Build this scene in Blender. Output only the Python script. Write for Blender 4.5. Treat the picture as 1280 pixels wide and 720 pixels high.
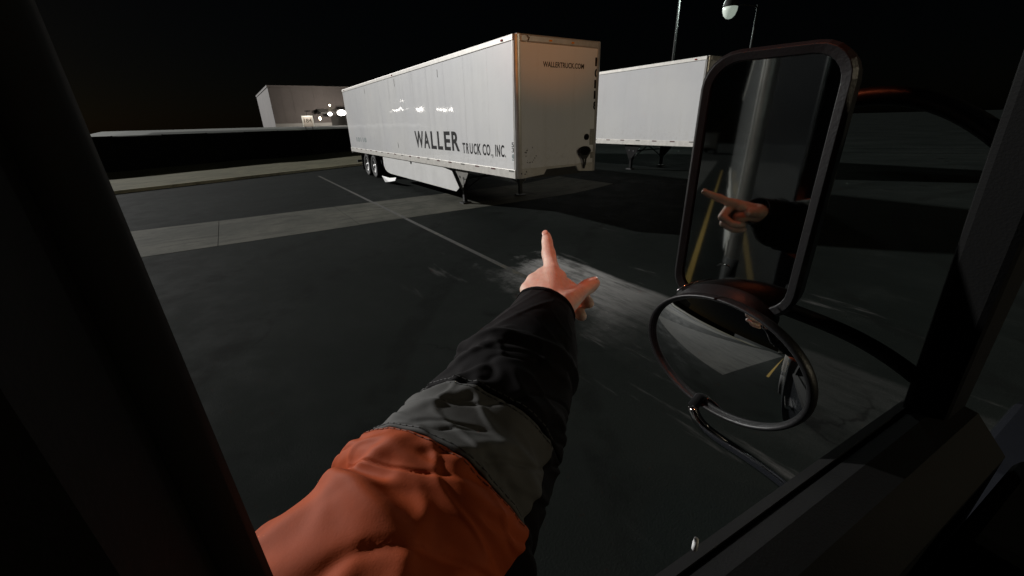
import bpy, bmesh, math, random
from mathutils import Vector, Matrix, noise
random.seed(7)
R = math.radians
for o in list(bpy.data.objects): bpy.data.objects.remove(o)
scene = bpy.context.scene
C = scene.collection

# ------------------------------------------------------------------ camera
FL, PITCH, ROLL, H = 508.18, 0.38902, -0.02704, 2.3625
fx = Vector((0, math.cos(PITCH), -math.sin(PITCH)))
x0 = Vector((1, 0, 0)); u0 = x0.cross(fx)
cx = math.cos(ROLL)*x0 + math.sin(ROLL)*u0
cu = -math.sin(ROLL)*x0 + math.cos(ROLL)*u0
EYE = Vector((0, 0, H))
cam_d = bpy.data.cameras.new('camera'); cam = bpy.data.objects.new('camera', cam_d); C.objects.link(cam)
m = Matrix((( cx.x, cu.x, -fx.x), (cx.y, cu.y, -fx.y), (cx.z, cu.z, -fx.z))).to_4x4()
m.translation = EYE; cam.matrix_world = m
cam_d.sensor_width = 36; cam_d.lens = 36*FL/1280; cam_d.clip_start = 0.01; cam_d.clip_end = 2000
scene.camera = cam

# ------------------------------------------------------------------ light
SUN_TO = Vector((-0.88, 0.40, 0)).normalized(); SUN_EL = R(20)
sdir = Vector((SUN_TO.x*math.cos(SUN_EL), SUN_TO.y*math.cos(SUN_EL), math.sin(SUN_EL)))
sun_d = bpy.data.lights.new('floodlight', 'SUN'); sun_d.energy = 3.6; sun_d.angle = R(1.5); sun_d.color = (1.0, 0.985, 0.96)
sun = bpy.data.objects.new('floodlight', sun_d); C.objects.link(sun)
sun.rotation_euler = sdir.to_track_quat('Z', 'Y').to_euler(); sun.location = (-30, 5, 30)
world = bpy.data.worlds.new('World'); scene.world = world; world.use_nodes = True
wn = world.node_tree; bg = wn.nodes['Background']
sky = wn.nodes.new('ShaderNodeTexSky'); sky.sky_type = 'NISHITA'; sky.sun_disc = False
sky.sun_elevation = SUN_EL; sky.sun_rotation = math.atan2(SUN_TO.x, SUN_TO.y)
wn.links.new(sky.outputs[0], bg.inputs[0]); bg.inputs[1].default_value = 0.0002
vs = scene.view_settings; vs.view_transform = 'Standard'; vs.look = 'None'; vs.exposure = 0; vs.gamma = 1; vs.use_curve_mapping = False
scene.render.engine = 'CYCLES'
scene.cycles.max_bounces = 8

# ------------------------------------------------------------------ frames of reference
YAW = 2.14615728
LV = Vector((math.cos(YAW), math.sin(YAW), 0))          # trailer: front -> rear
WV = Vector((math.sin(YAW), -math.cos(YAW), 0))         # trailer: near side -> far side
TC = Vector((0.2013, 10.0379, 0))                       # near front corner on the ground
FW = Vector((0.8813, 0.4726, 0)).normalized(); LF = Vector((-FW.y, FW.x, 0))   # own truck
def ray(px, py): return (cx*(px-640) + cu*(360-py) + fx*FL)/FL
def PX(px, py, z): return EYE + ray(px, py)*z            # pixel at a given depth
def hit(px, py, p0, n):
    d = ray(px, py); return EYE + d*((p0-EYE).dot(n)/d.dot(n))
def hitz(px, py, z=0.0):
    d = ray(px, py); return EYE + d*((z-H)/d.z)
def lw(l, w, z=0.0): return TC + LV*l + WV*w + Vector((0, 0, z))
def sstep(a, b, x):
    t = min(1, max(0, (x-a)/(b-a))); return t*t*(3-2*t)
def gh(w): return 0.22*sstep(3.5, 7.6, w)                # the lot rises a little towards the second trailer

# ------------------------------------------------------------------ materials
def mat(name, col, rough=0.5, metal=0.0, spec=0.5, coat=0.0, coat_r=0.03, var=0.0, vscale=6.0, bump=0.0, bscale=40.0, emit=None, estr=0.0, sss=0.0, rvar=0.0):
    M = bpy.data.materials.new(name); M.use_nodes = True
    nt = M.node_tree; b = nt.nodes['Principled BSDF']
    b.inputs['Base Color'].default_value = (*col, 1); b.inputs['Roughness'].default_value = rough
    b.inputs['Metallic'].default_value = metal; b.inputs['Specular IOR Level'].default_value = spec
    b.inputs['Coat Weight'].default_value = coat; b.inputs['Coat Roughness'].default_value = coat_r
    if sss: b.inputs['Subsurface Weight'].default_value = sss; b.inputs['Subsurface Radius'].default_value = (0.012, 0.004, 0.002); b.inputs['Subsurface Scale'].default_value = 1.0
    if emit: b.inputs['Emission Color'].default_value = (*emit, 1); b.inputs['Emission Strength'].default_value = estr
    tc = nt.nodes.new('ShaderNodeTexCoord')
    if var or rvar:
        n = nt.nodes.new('ShaderNodeTexNoise'); n.inputs['Scale'].default_value = vscale; n.inputs['Detail'].default_value = 6; n.inputs['Roughness'].default_value = 0.65
        nt.links.new(tc.outputs['Object'], n.inputs['Vector'])
        if var:
            mx = nt.nodes.new('ShaderNodeMix'); mx.data_type = 'RGBA'
            mx.inputs[6].default_value = (*[c*(1-var) for c in col], 1); mx.inputs[7].default_value = (*[min(1, c*(1+var)) for c in col], 1)
            rp = nt.nodes.new('ShaderNodeMapRange'); rp.inputs[1].default_value = 0.3; rp.inputs[2].default_value = 0.7
            nt.links.new(n.outputs[0], rp.inputs[0]); nt.links.new(rp.outputs[0], mx.inputs[0]); nt.links.new(mx.outputs[2], b.inputs['Base Color'])
        if rvar:
            rr = nt.nodes.new('ShaderNodeMapRange'); rr.inputs[1].default_value = 0.3; rr.inputs[2].default_value = 0.7
            rr.inputs[3].default_value = max(0.02, rough-rvar); rr.inputs[4].default_value = rough+rvar
            nt.links.new(n.outputs[0], rr.inputs[0]); nt.links.new(rr.outputs[0], b.inputs['Roughness'])
    if bump:
        n2 = nt.nodes.new('ShaderNodeTexNoise'); n2.inputs['Scale'].default_value = bscale; n2.inputs['Detail'].default_value = 5
        bp = nt.nodes.new('ShaderNodeBump'); bp.inputs['Strength'].default_value = bump; bp.inputs['Distance'].default_value = 0.01
        nt.links.new(tc.outputs['Object'], n2.inputs['Vector']); nt.links.new(n2.outputs[0], bp.inputs['Height']); nt.links.new(bp.outputs[0], b.inputs['Normal'])
    return M

class NB:                                                # small node builder
    def __init__(s, M): s.nt = M.node_tree; s.b = s.nt.nodes['Principled BSDF']
    def n(s, t, **k):
        x = s.nt.nodes.new(t)
        for a, v in k.items(): setattr(x, a, v)
        return x
    def l(s, a, b): s.nt.links.new(a, b)
    def noise(s, vec, scale, detail=5, rough=0.6):
        x = s.n('ShaderNodeTexNoise'); x.inputs['Scale'].default_value = scale; x.inputs['Detail'].default_value = detail; x.inputs['Roughness'].default_value = rough
        s.l(vec, x.inputs['Vector']); return x.outputs[0]
    def rng(s, v, a, b, c=0.0, d=1.0):
        x = s.n('ShaderNodeMapRange', interpolation_type='SMOOTHSTEP'); s.l(v, x.inputs[0])
        for i, q in enumerate((a, b, c, d)): x.inputs[i+1].default_value = q
        return x.outputs[0]
    def math(s, op, a, b=None):
        x = s.n('ShaderNodeMath', operation=op)
        for i, q in enumerate((a, b)):
            if q is None: continue
            if isinstance(q, (int, float)): x.inputs[i].default_value = q
            else: s.l(q, x.inputs[i])
        return x.outputs[0]
    def mix(s, f, a, b):
        x = s.n('ShaderNodeMix', data_type='RGBA')
        for i, q in ((0, f), (6, a), (7, b)):
            if isinstance(q, tuple): x.inputs[i].default_value = (*q, 1)
            elif isinstance(q, (int, float)): x.inputs[i].default_value = q
            else: s.l(q, x.inputs[i])
        return x.outputs[2]

def asphalt_material():
    M = bpy.data.materials.new('asphalt'); M.use_nodes = True; g = NB(M)
    tc = g.n('ShaderNodeTexCoord').outputs['Object']      # ground object space = trailer l / -w axes
    sp = g.n('ShaderNodeSeparateXYZ'); g.l(tc, sp.inputs[0]); X, Y = sp.outputs[0], sp.outputs[1]
    big = g.noise(tc, 0.22, 6, 0.6); mid = g.noise(tc, 1.7, 7, 0.7); fine = g.noise(tc, 60, 3, 0.7); speck = g.noise(tc, 130, 2, 0.5)
    col = g.mix(g.rng(big, 0.3, 0.7), (0.0075, 0.0098, 0.0088), (0.0135, 0.0165, 0.0150))
    col = g.mix(g.math('MULTIPLY', g.rng(mid, 0.52, 0.75), 0.4), col, (0.021, 0.0245, 0.0225))
    col = g.mix(g.math('MULTIPLY', g.rng(fine, 0.5, 0.8), 0.35), col, (0.024, 0.027, 0.025))
    col = g.mix(g.math('MULTIPLY', g.rng(speck, 0.62, 0.8), 0.2), col, (0.08, 0.08, 0.075))
    # pale grey band: sharp along one side, breaking up along the other
    wob = g.math('MULTIPLY', g.math('SUBTRACT', g.noise(tc, 1.3, 4, 0.6), 0.5), 0.16)
    yy = g.math('ADD', Y, wob)
    edge = g.rng(yy, 0.86, 0.97)
    other = g.rng(g.math('ADD', Y, g.math('MULTIPLY', g.math('SUBTRACT', g.noise(tc, 0.9, 5, 0.7), 0.5), 2.2)), 1.55, 2.7, 1.0, 0.0)
    xin = g.math('MULTIPLY', g.rng(g.math('ADD', X, g.math('MULTIPLY', g.math('SUBTRACT', mid, 0.5), 2.5)), -2.3, -3.0), g.rng(X, -5.9, -3.6, 0.06, 1.0))
    streak = g.n('ShaderNodeMapping'); streak.inputs['Scale'].default_value = (0.55, 3.2, 1); streak.inputs['Rotation'].default_value = (0, 0, 0.35); g.l(tc, streak.inputs[0])
    st = g.noise(streak.outputs[0], 2.2, 6, 0.7)
    pale_band = g.math('MULTIPLY', g.math('MULTIPLY', edge, other), g.math('MULTIPLY', xin, g.rng(st, 0.25, 0.62, 0.25, 1.0)))
    col = g.mix(g.math('MULTIPLY', pale_band, 0.95), col, (0.34, 0.34, 0.333))
    glt = g.math('MULTIPLY', pale_band, g.rng(g.noise(streak.outputs[0], 6.5, 6, 0.75), 0.58, 0.72))
    col = g.mix(g.math('MULTIPLY', glt, 0.8), col, (0.48, 0.48, 0.47))
    # scattered pale streaks round the band
    sc = g.math('MULTIPLY', g.rng(g.noise(streak.outputs[0], 0.95, 5, 0.62), 0.60, 0.74), g.math('MULTIPLY', g.rng(Y, 4.5, 2.2), g.math('MULTIPLY', g.rng(X, -0.6, -1.8), g.rng(Y, -2.2, -0.6))))
    col = g.mix(g.math('MULTIPLY', sc, 0.75), col, (0.10, 0.10, 0.097))
    oil = g.math('MULTIPLY', g.rng(g.noise(tc, 1.05, 3, 0.5), 0.66, 0.74), 0.75)
    col = g.mix(oil, col, (0.004, 0.0045, 0.004))
    wv = g.n('ShaderNodeTexWave', wave_type='RINGS', rings_direction='Z'); wv.inputs['Scale'].default_value = 0.16; wv.inputs['Distortion'].default_value = 1.5; wv.inputs['Detail'].default_value = 3
    mo = g.n('ShaderNodeMapping'); mo.inputs['Location'].default_value = (14, 9, 0); g.l(tc, mo.inputs[0]); g.l(mo.outputs[0], wv.inputs['Vector'])
    col = g.mix(g.math('MULTIPLY', g.math('MULTIPLY', g.rng(wv.outputs[1], 0.90, 0.98), g.rng(mid, 0.4, 0.6)), 0.45), col, (0.005, 0.0055, 0.005))
    # hairline cracks
    vo = g.n('ShaderNodeTexVoronoi', feature='DISTANCE_TO_EDGE'); vo.inputs['Scale'].default_value = 0.23
    dist = g.n('ShaderNodeVectorMath', operation='ADD'); nz = g.n('ShaderNodeTexNoise'); nz.inputs['Scale'].default_value = 1.2; nz.inputs['Detail'].default_value = 5; g.l(tc, nz.inputs['Vector'])
    g.l(tc, dist.inputs[0]); g.l(nz.outputs[1], dist.inputs[1]); g.l(dist.outputs[0], vo.inputs['Vector'])
    crack = g.math('MULTIPLY', g.rng(vo.outputs[0], 0.0, 0.006, 1.0, 0.0), g.rng(big, 0.45, 0.6))
    col = g.mix(g.math('MULTIPLY', crack, 0.7), col, (0.006, 0.006, 0.006))
    g.l(col, g.b.inputs['Base Color'])
    g.l(g.rng(mid, 0.3, 0.7, 0.75, 0.95), g.b.inputs['Roughness']); g.b.inputs['Specular IOR Level'].default_value = 0.03
    bp = g.n('ShaderNodeBump'); bp.inputs['Strength'].default_value = 0.5; bp.inputs['Distance'].default_value = 0.006; g.l(fine, bp.inputs['Height']); g.l(bp.outputs[0], g.b.inputs['Normal'])
    return M
def concrete_material(name, c1, c2):
    M = bpy.data.materials.new(name); M.use_nodes = True; g = NB(M)
    tc = g.n('ShaderNodeTexCoord').outputs['Object']
    a = g.noise(tc, 0.55, 7, 0.7); b_ = g.noise(tc, 4, 7, 0.7); f = g.noise(tc, 50, 4, 0.7)
    mp = g.n('ShaderNodeMapping'); mp.inputs['Scale'].default_value = (3.0, 0.5, 1); mp.inputs['Rotation'].default_value = (0, 0, 0.2); g.l(tc, mp.inputs[0])
    s_ = g.noise(mp.outputs[0], 1.2, 5, 0.6)
    col = g.mix(g.rng(a, 0.3, 0.7), c1, c2)
    col = g.mix(g.math('MULTIPLY', g.rng(b_, 0.5, 0.75), 0.45), col, tuple(q*0.45 for q in c1))
    col = g.mix(g.math('MULTIPLY', g.rng(s_, 0.5, 0.7), 0.55), col, tuple(q*0.4 for q in c1))
    col = g.mix(g.math('MULTIPLY', g.rng(f, 0.5, 0.8), 0.2), col, tuple(q*2 for q in c2))
    g.l(col, g.b.inputs['Base Color']); g.b.inputs['Roughness'].default_value = 0.9; g.b.inputs['Specular IOR Level'].default_value = 0.08
    bp = g.n('ShaderNodeBump'); bp.inputs['Strength'].default_value = 0.4; bp.inputs['Distance'].default_value = 0.004; g.l(f, bp.inputs['Height']); g.l(bp.outputs[0], g.b.inputs['Normal'])
    return M
def line_material():
    M = bpy.data.materials.new('worn_line_paint'); M.use_nodes = True; g = NB(M)
    tc = g.n('ShaderNodeTexCoord').outputs['Object']
    a = g.noise(tc, 7, 6, 0.75); b_ = g.noise(tc, 0.7, 4, 0.6)
    g.l(g.mix(g.math('MULTIPLY', g.rng(a, 0.42, 0.60), g.rng(b_, 0.32, 0.6, 0.25, 1.0)), (0.012, 0.014, 0.012), (0.046, 0.041, 0.023)), g.b.inputs['Base Color'])
    g.b.inputs['Roughness'].default_value = 0.7
    return M
def trailer_paint(k=1.0):
    M = bpy.data.materials.new('trailer_white'); M.use_nodes = True; g = NB(M)
    tc = g.n('ShaderNodeTexCoord').outputs['Object']
    mp = g.n('ShaderNodeMapping'); mp.inputs['Scale'].default_value = (3.5, 3.5, 0.28); g.l(tc, mp.inputs[0])
    st = g.noise(mp.outputs[0], 1.1, 6, 0.65); big = g.noise(tc, 0.4, 4, 0.5); spot = g.noise(tc, 9, 5, 0.7)
    col = g.mix(g.rng(big, 0.3, 0.7), (0.76*k, 0.765*k, 0.78*k), (0.83*k, 0.83*k, 0.82*k))
    col = g.mix(g.math('MULTIPLY', g.rng(st, 0.52, 0.8), 0.22), col, (0.50, 0.48, 0.43))
    sp = g.n('ShaderNodeSeparateXYZ'); g.l(tc, sp.inputs[0])
    low = g.rng(sp.outputs[2], 1.2, 2.2, 1.0, 0.0)
    col = g.mix(g.math('MULTIPLY', g.math('MULTIPLY', g.rng(spot, 0.45, 0.75), low), 0.28), col, (0.36, 0.33, 0.28))
    col = g.mix(g.math('MULTIPLY', g.rng(spot, 0.68, 0.76), 0.3), col, (0.35, 0.33, 0.3))
    g.l(col, g.b.inputs['Base Color']); g.l(g.rng(st, 0.3, 0.7, 0.38, 0.55), g.b.inputs['Roughness'])
    g.b.inputs['Specular IOR Level'].default_value = 0.35
    g.b.inputs['Coat Weight'].default_value = 1.0; g.b.inputs['Coat Roughness'].default_value = 0.035
    wv = g.noise(tc, 1.1, 2, 0.4)
    bp = g.n('ShaderNodeBump'); bp.inputs['Strength'].default_value = 0.35; bp.inputs['Distance'].default_value = 0.02; g.l(wv, bp.inputs['Height'])
    g.l(bp.outputs[0], g.b.inputs['Normal']); g.l(bp.outputs[0], g.b.inputs['Coat Normal'])
    return M
def fabric_material(name, col, rough=0.75):
    M = bpy.data.materials.new(name); M.use_nodes = True; g = NB(M)
    tc = g.n('ShaderNodeTexCoord').outputs['Object']
    a = g.noise(tc, 14, 5, 0.6); f = g.noise(tc, 900, 2, 0.5); cr = g.noise(tc, 55, 4, 0.6)
    c = g.mix(g.rng(a, 0.3, 0.7), tuple(q*0.82 for q in col), tuple(q*1.12 for q in col))
    g.l(c, g.b.inputs['Base Color']); g.b.inputs['Roughness'].default_value = rough; g.b.inputs['Specular IOR Level'].default_value = 0.15
    h = g.math('ADD', g.math('MULTIPLY', f, 0.25), g.math('MULTIPLY', cr, 0.9))
    bp = g.n('ShaderNodeBump'); bp.inputs['Strength'].default_value = 0.25; bp.inputs['Distance'].default_value = 0.0012; g.l(h, bp.inputs['Height']); g.l(bp.outputs[0], g.b.inputs['Normal'])
    return M
def skin_material():
    M = bpy.data.materials.new('skin'); M.use_nodes = True; g = NB(M)
    tc = g.n('ShaderNodeTexCoord').outputs['Object']
    a = g.noise(tc, 45, 4, 0.6); f = g.noise(tc, 520, 3, 0.6); v = g.noise(tc, 95, 2, 0.4)
    c = g.mix(g.rng(a, 0.3, 0.7), (0.58, 0.36, 0.275), (0.68, 0.49, 0.40))
    c = g.mix(g.math('MULTIPLY', g.rng(v, 0.55, 0.75), 0.35), c, (0.52, 0.24, 0.18))
    g.l(c, g.b.inputs['Base Color']); g.b.inputs['Roughness'].default_value = 0.5
    g.b.inputs['Subsurface Weight'].default_value = 0.15; g.b.inputs['Subsurface Radius'].default_value = (1.0, 0.25, 0.1); g.b.inputs['Subsurface Scale'].default_value = 0.006
    vo = g.n('ShaderNodeTexVoronoi', feature='DISTANCE_TO_EDGE'); vo.inputs['Scale'].default_value = 330; g.l(tc, vo.inputs['Vector'])
    h = g.math('ADD', g.math('MULTIPLY', f, 0.5), g.math('ADD', g.math('MULTIPLY', g.rng(vo.outputs[0], 0.0, 0.12), 0.35), g.math('MULTIPLY', v, 1.6)))
    bp = g.n('ShaderNodeBump'); bp.inputs['Strength'].default_value = 0.4; bp.inputs['Distance'].default_value = 0.0013; g.l(h, bp.inputs['Height']); g.l(bp.outputs[0], g.b.inputs['Normal'])
    return M

MT = dict(
    asphalt=asphalt_material(), concrete=concrete_material('pad_concrete', (0.055, 0.057, 0.047), (0.112, 0.110, 0.091)), line=line_material(),
    lit_lot=concrete_material('lit_lot_ground', (0.055, 0.057, 0.054), (0.085, 0.085, 0.078)), verge=concrete_material('dry_verge', (0.095, 0.092, 0.056), (0.15, 0.14, 0.085)), kerb=concrete_material('kerb_stone', (0.21, 0.195, 0.13), (0.30, 0.275, 0.19)),
    white=trailer_paint(), white2=trailer_paint(0.80), skirt=mat('skirt_white', (0.74, 0.74, 0.73), 0.5, var=0.08, vscale=1.5, coat=0.2),
    rail=mat('rail_aluminium', (0.62, 0.60, 0.56), 0.45, 0.25, var=0.15, vscale=5), post=mat('corner_post', (0.55, 0.53, 0.50), 0.35, 0.5, var=0.15, vscale=4),
    roof=mat('roof_sheet', (0.5, 0.5, 0.5), 0.6), steel=mat('chassis_steel', (0.02, 0.02, 0.02), 0.6, var=0.3), galv=mat('gusset_steel', (0.16, 0.155, 0.14), 0.6, 0.3, var=0.35, vscale=14),
    tyre=mat('tyre_rubber', (0.012, 0.012, 0.012), 0.8, bump=0.3), rim=mat('wheel_rim', (0.6, 0.6, 0.6), 0.35, 0.5, var=0.15), black=mat('black_lettering', (0.008, 0.008, 0.009), 0.6, spec=0.1),
    grey_l=mat('grey_lettering', (0.19, 0.24, 0.24), 0.5), tape=mat('dull_red_tape', (0.10, 0.035, 0.035), 0.5, var=0.4, vscale=30), tape2=mat('dull_grey_tape', (0.13, 0.13, 0.12), 0.5, var=0.3, vscale=30),
    red=mat('red_lens', (0.3, 0.01, 0.01), 0.2), amber=mat('amber_lens', (0.7, 0.25, 0.02), 0.2, emit=(1, 0.36, 0.04), estr=0.02), amber_lit=mat('amber_lens_lit', (0.8, 0.3, 0.05), 0.2, emit=(1, .30, .06), estr=9), plate=mat('front_plate', (0.33, 0.32, 0.29), 0.5, 0.4, var=0.25, vscale=12),
    glint=mat('polished_steel', (0.8, 0.78, 0.74), 0.15, 1.0), flap=mat('white_flap', (0.8, 0.8, 0.8), 0.6),
    plastic=mat('black_plastic', (0.007, 0.007, 0.0075), 0.42, spec=0.3, var=0.2, vscale=20, bump=0.08, bscale=260), trim=mat('cab_trim', (0.004, 0.004, 0.004), 0.75, spec=0.15, bump=0.1, bscale=300),
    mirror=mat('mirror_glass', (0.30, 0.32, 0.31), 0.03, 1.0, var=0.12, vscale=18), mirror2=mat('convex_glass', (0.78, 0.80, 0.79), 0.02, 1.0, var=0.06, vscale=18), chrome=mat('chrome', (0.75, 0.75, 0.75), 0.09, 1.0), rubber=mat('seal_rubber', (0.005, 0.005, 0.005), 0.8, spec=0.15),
    cabwhite=mat('cab_white', (0.75, 0.75, 0.76), 0.3, coat=0.6, var=0.05), cabdark=mat('cab_dark_paint', (0.012, 0.013, 0.016), 0.25, coat=0.6, var=0.1), glass=mat('headlamp_glass', (0.5, 0.5, 0.5), 0.1, coat=0.5),
    orange=fabric_material('orange_fabric', (0.34, 0.060, 0.016), 0.7), grey=fabric_material('grey_fabric', (0.085, 0.084, 0.081)), blackf=fabric_material('black_fabric', (0.0045, 0.0036, 0.0042), 0.85),
    thread=mat('grey_thread', (0.05, 0.05, 0.05), 0.8), thread2=mat('orange_thread', (0.22, 0.05, 0.02), 0.8), skin=skin_material(), nail=mat('nail', (0.68, 0.40, 0.32), 0.25, coat=0.3), hair=mat('hair', (0.02, 0.013, 0.008), 0.5), eye=mat('eye', (0.7, 0.7, 0.68), 0.1), denim=fabric_material('denim', (0.03, 0.035, 0.06)),
    phone=mat('phone_shell', (0.01, 0.01, 0.012), 0.15, coat=0.5), lens=mat('phone_lens', (0.01, 0.01, 0.02), 0.05, coat=1.0),
    wall=mat('warehouse_wall', (0.13, 0.117, 0.112), 0.8, var=0.15, vscale=0.3), dark=mat('dock_dark', (0.02, 0.02, 0.018), 0.7), canopy=mat('canopy_metal', (0.30, 0.30, 0.29), 0.6), grass=mat('bank_grass', (0.034, 0.044, 0.030), 0.9, var=0.4, vscale=1.3, bump=0.8, bscale=6),
    fence=mat('fence_screen', (0.004, 0.004, 0.004), 0.9, spec=0.1), sign=mat('sign_face', (0.42, 0.37, 0.33), 0.6), signb=mat('sign_border', (0.6, 0.6, 0.56), 0.5), signt=mat('sign_digits', (0.05, 0.045, 0.03), 0.6),
    polem=mat('mast_steel', (0.014, 0.015, 0.014), 0.6, spec=0.2), yellow=mat('yellow_line', (0.32, 0.20, 0.02), 0.7, var=0.25, vscale=9),
    lampw=mat('lamp_lens_white', (0.9, 0.9, 0.9), 0.3, emit=(1, 0.95, 0.86), estr=14), lampg=mat('lamp_lens_green', (0.8, 0.9, 0.85), 0.3, emit=(0.85, 1.0, 0.93), estr=12),
    lampd=mat('lamp_lens_dim', (0.6, 0.65, 0.6), 0.4, emit=(0.8, 0.95, 0.82), estr=0.28), lamps=mat('lamp_lens_warm', (0.9, 0.8, 0.7), 0.3, emit=(1.0, 0.83, 0.58), estr=9),
)

# ------------------------------------------------------------------ mesh helpers
class MB:
    def __init__(s): s.v = []; s.f = []
    def add(s, vs, fs):
        k = len(s.v); s.v += [tuple(v) for v in vs]; s.f += [tuple(i+k for i in f) for f in fs]; return s
    def box(s, a, b):
        (x, y, z), (X, Y, Z) = a, b
        x, X = min(x, X), max(x, X); y, Y = min(y, Y), max(y, Y); z, Z = min(z, Z), max(z, Z)
        return s.add([(x,y,z),(X,y,z),(X,Y,z),(x,Y,z),(x,y,Z),(X,y,Z),(X,Y,Z),(x,Y,Z)], [(0,3,2,1),(4,5,6,7),(0,1,5,4),(1,2,6,5),(2,3,7,6),(3,0,4,7)])
    def prism(s, pts, d):                                # planar polygon (3d points) extruded by vector d
        n = len(pts); d = Vector(d); p = [Vector(q) for q in pts]
        nrm = Vector((0, 0, 0))
        for i in range(n): nrm += p[i].cross(p[(i+1) % n])
        if nrm.dot(d) > 0: p.reverse()
        return s.add(p+[q+d for q in p], [tuple(range(n)), tuple(range(2*n-1, n-1, -1))]+[(i, i+n, (i+1) % n+n, (i+1) % n) for i in range(n)])
    def tube(s, pts, r, seg=12, cap=True):
        P = [Vector(p) for p in pts]; rr = r if isinstance(r, (list, tuple)) else [r]*len(P)
        rings = []; N = None
        for i, p in enumerate(P):
            t = (P[min(i+1, len(P)-1)]-P[max(i-1, 0)]).normalized()
            if N is None: N = t.orthogonal().normalized()
            else: N = (N-t*N.dot(t)).normalized()
            B = t.cross(N); rings.append([p+(N*math.cos(a)+B*math.sin(a))*rr[i] for a in (2*math.pi*k/seg for k in range(seg))])
        vs = [v for r_ in rings for v in r_]; fs = []
        for i in range(len(P)-1):
            for k in range(seg):
                a, b = i*seg+k, i*seg+(k+1) % seg; fs.append((a, b, b+seg, a+seg))
        if cap: fs += [tuple(range(seg-1, -1, -1)), tuple((len(P)-1)*seg+k for k in range(seg))]
        return s.add(vs, fs)
    def lathe(s, prof, origin, axis, seg=32):            # prof: (radius, height)
        o = Vector(origin); ax = Vector(axis).normalized(); N = ax.orthogonal().normalized(); B = ax.cross(N); vs = []; fs = []
        for r, h in prof:
            for k in range(seg):
                a = 2*math.pi*k/seg; vs.append(o+ax*h+(N*math.cos(a)+B*math.sin(a))*max(r, 1e-4))
        for i in range(len(prof)-1):
            for k in range(seg):
                a, b = i*seg+k, i*seg+(k+1) % seg; fs.append((a, b, b+seg, a+seg))
        fs += [tuple(range(seg-1, -1, -1)), tuple((len(prof)-1)*seg+k for k in range(seg))]
        return s.add(vs, fs)
    def ball(s, c, r, seg=16, rings=10, M=None):
        c = Vector(c); r = r if isinstance(r, (tuple, list)) else (r, r, r); vs = []; fs = []
        for i in range(1, rings):
            t = math.pi*i/rings
            for k in range(seg):
                a = 2*math.pi*k/seg; p = Vector((r[0]*math.sin(t)*math.cos(a), r[1]*math.sin(t)*math.sin(a), r[2]*math.cos(t)))
                vs.append(c+(M @ p if M else p))
        top, bot = Vector((0, 0, r[2])), Vector((0, 0, -r[2])); vs += [c+(M @ top if M else top), c+(M @ bot if M else bot)]
        for i in range(rings-2):
            for k in range(seg):
                a, b = i*seg+k, i*seg+(k+1) % seg; fs.append((a, a+seg, b+seg, b))
        T = len(vs)-2
        for k in range(seg): fs.append((T, k, (k+1) % seg)); q = (rings-2)*seg; fs.append((T+1, q+(k+1) % seg, q+k))
        return s.add(vs, fs)
    def capsule(s, a, b, ra, rb, seg=14):
        a, b = Vector(a), Vector(b); n = 4; ax = (b-a); L = ax.length; pr = []
        for i in range(n+1): t = math.pi/2*i/n; pr.append((ra*math.sin(t), -ra*math.cos(t)))
        for i in range(n+1): t = math.pi/2*(1-i/n); pr.append((rb*math.sin(t), L+rb*math.cos(t)))
        return s.lathe(pr, a, ax, seg)
    def build(s, name, material, parent=None, smooth=False, bevel=0.0, matrix=None):
        me = bpy.data.meshes.new(name); me.from_pydata(s.v, [], s.f)
        bm = bmesh.new(); bm.from_mesh(me); bmesh.ops.recalc_face_normals(bm, faces=bm.faces); bm.to_mesh(me); bm.free()
        me.materials.append(MT[material] if isinstance(material, str) else material)
        if smooth: me.polygons.foreach_set('use_smooth', [True]*len(me.polygons))
        o = bpy.data.objects.new(name, me); C.objects.link(o)
        if parent: o.parent = parent
        if matrix: o.matrix_local = matrix
        if bevel:
            b = o.modifiers.new('bevel', 'BEVEL'); b.width = bevel; b.segments = 2; b.limit_method = 'ANGLE'
        return o
def empty(name, loc=(0, 0, 0), rz=0.0):
    o = bpy.data.objects.new(name, None); C.objects.link(o); o.location = loc; o.rotation_euler = (0, 0, rz); o.empty_display_size = 0.2; return o
def tag(o, label=None, cat=None, group=None, kind=None):
    for k, v in (('label', label), ('category', cat), ('group', group), ('kind', kind)):
        if v: o[k] = v
    return o
def text(s, name, material, parent, origin, right, up, width, height, out, bold=0.0):
    """lettering fitted to width x height, lower-left corner at origin, in the parent's space"""
    cu_ = bpy.data.curves.new('t', 'FONT'); cu_.body = s; cu_.extrude = 0.0; cu_.offset = bold; cu_.resolution_u = 4
    t = bpy.data.objects.new('t', cu_); C.objects.link(t); bpy.context.view_layer.update()
    me0 = t.evaluated_get(bpy.context.evaluated_depsgraph_get()).to_mesh()
    xs = [v.co.x for v in me0.vertices]; ys = [v.co.y for v in me0.vertices]
    a, b, c, d = min(xs), max(xs), min(ys), max(ys)
    o_, r_, u_, n_ = Vector(origin), Vector(right), Vector(up), Vector(out)
    mb = MB(); mb.add([o_+n_*0.003+r_*((v.co.x-a)/(b-a)*width)+u_*((v.co.y-c)/(d-c)*height) for v in me0.vertices], [tuple(p.vertices) for p in me0.polygons])
    bpy.data.objects.remove(t)
    me = bpy.data.meshes.new(name); me.from_pydata(mb.v, [], mb.f); me.materials.append(MT[material])
    ob = bpy.data.objects.new(name, me); C.objects.link(ob); ob.parent = parent
    return ob

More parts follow.
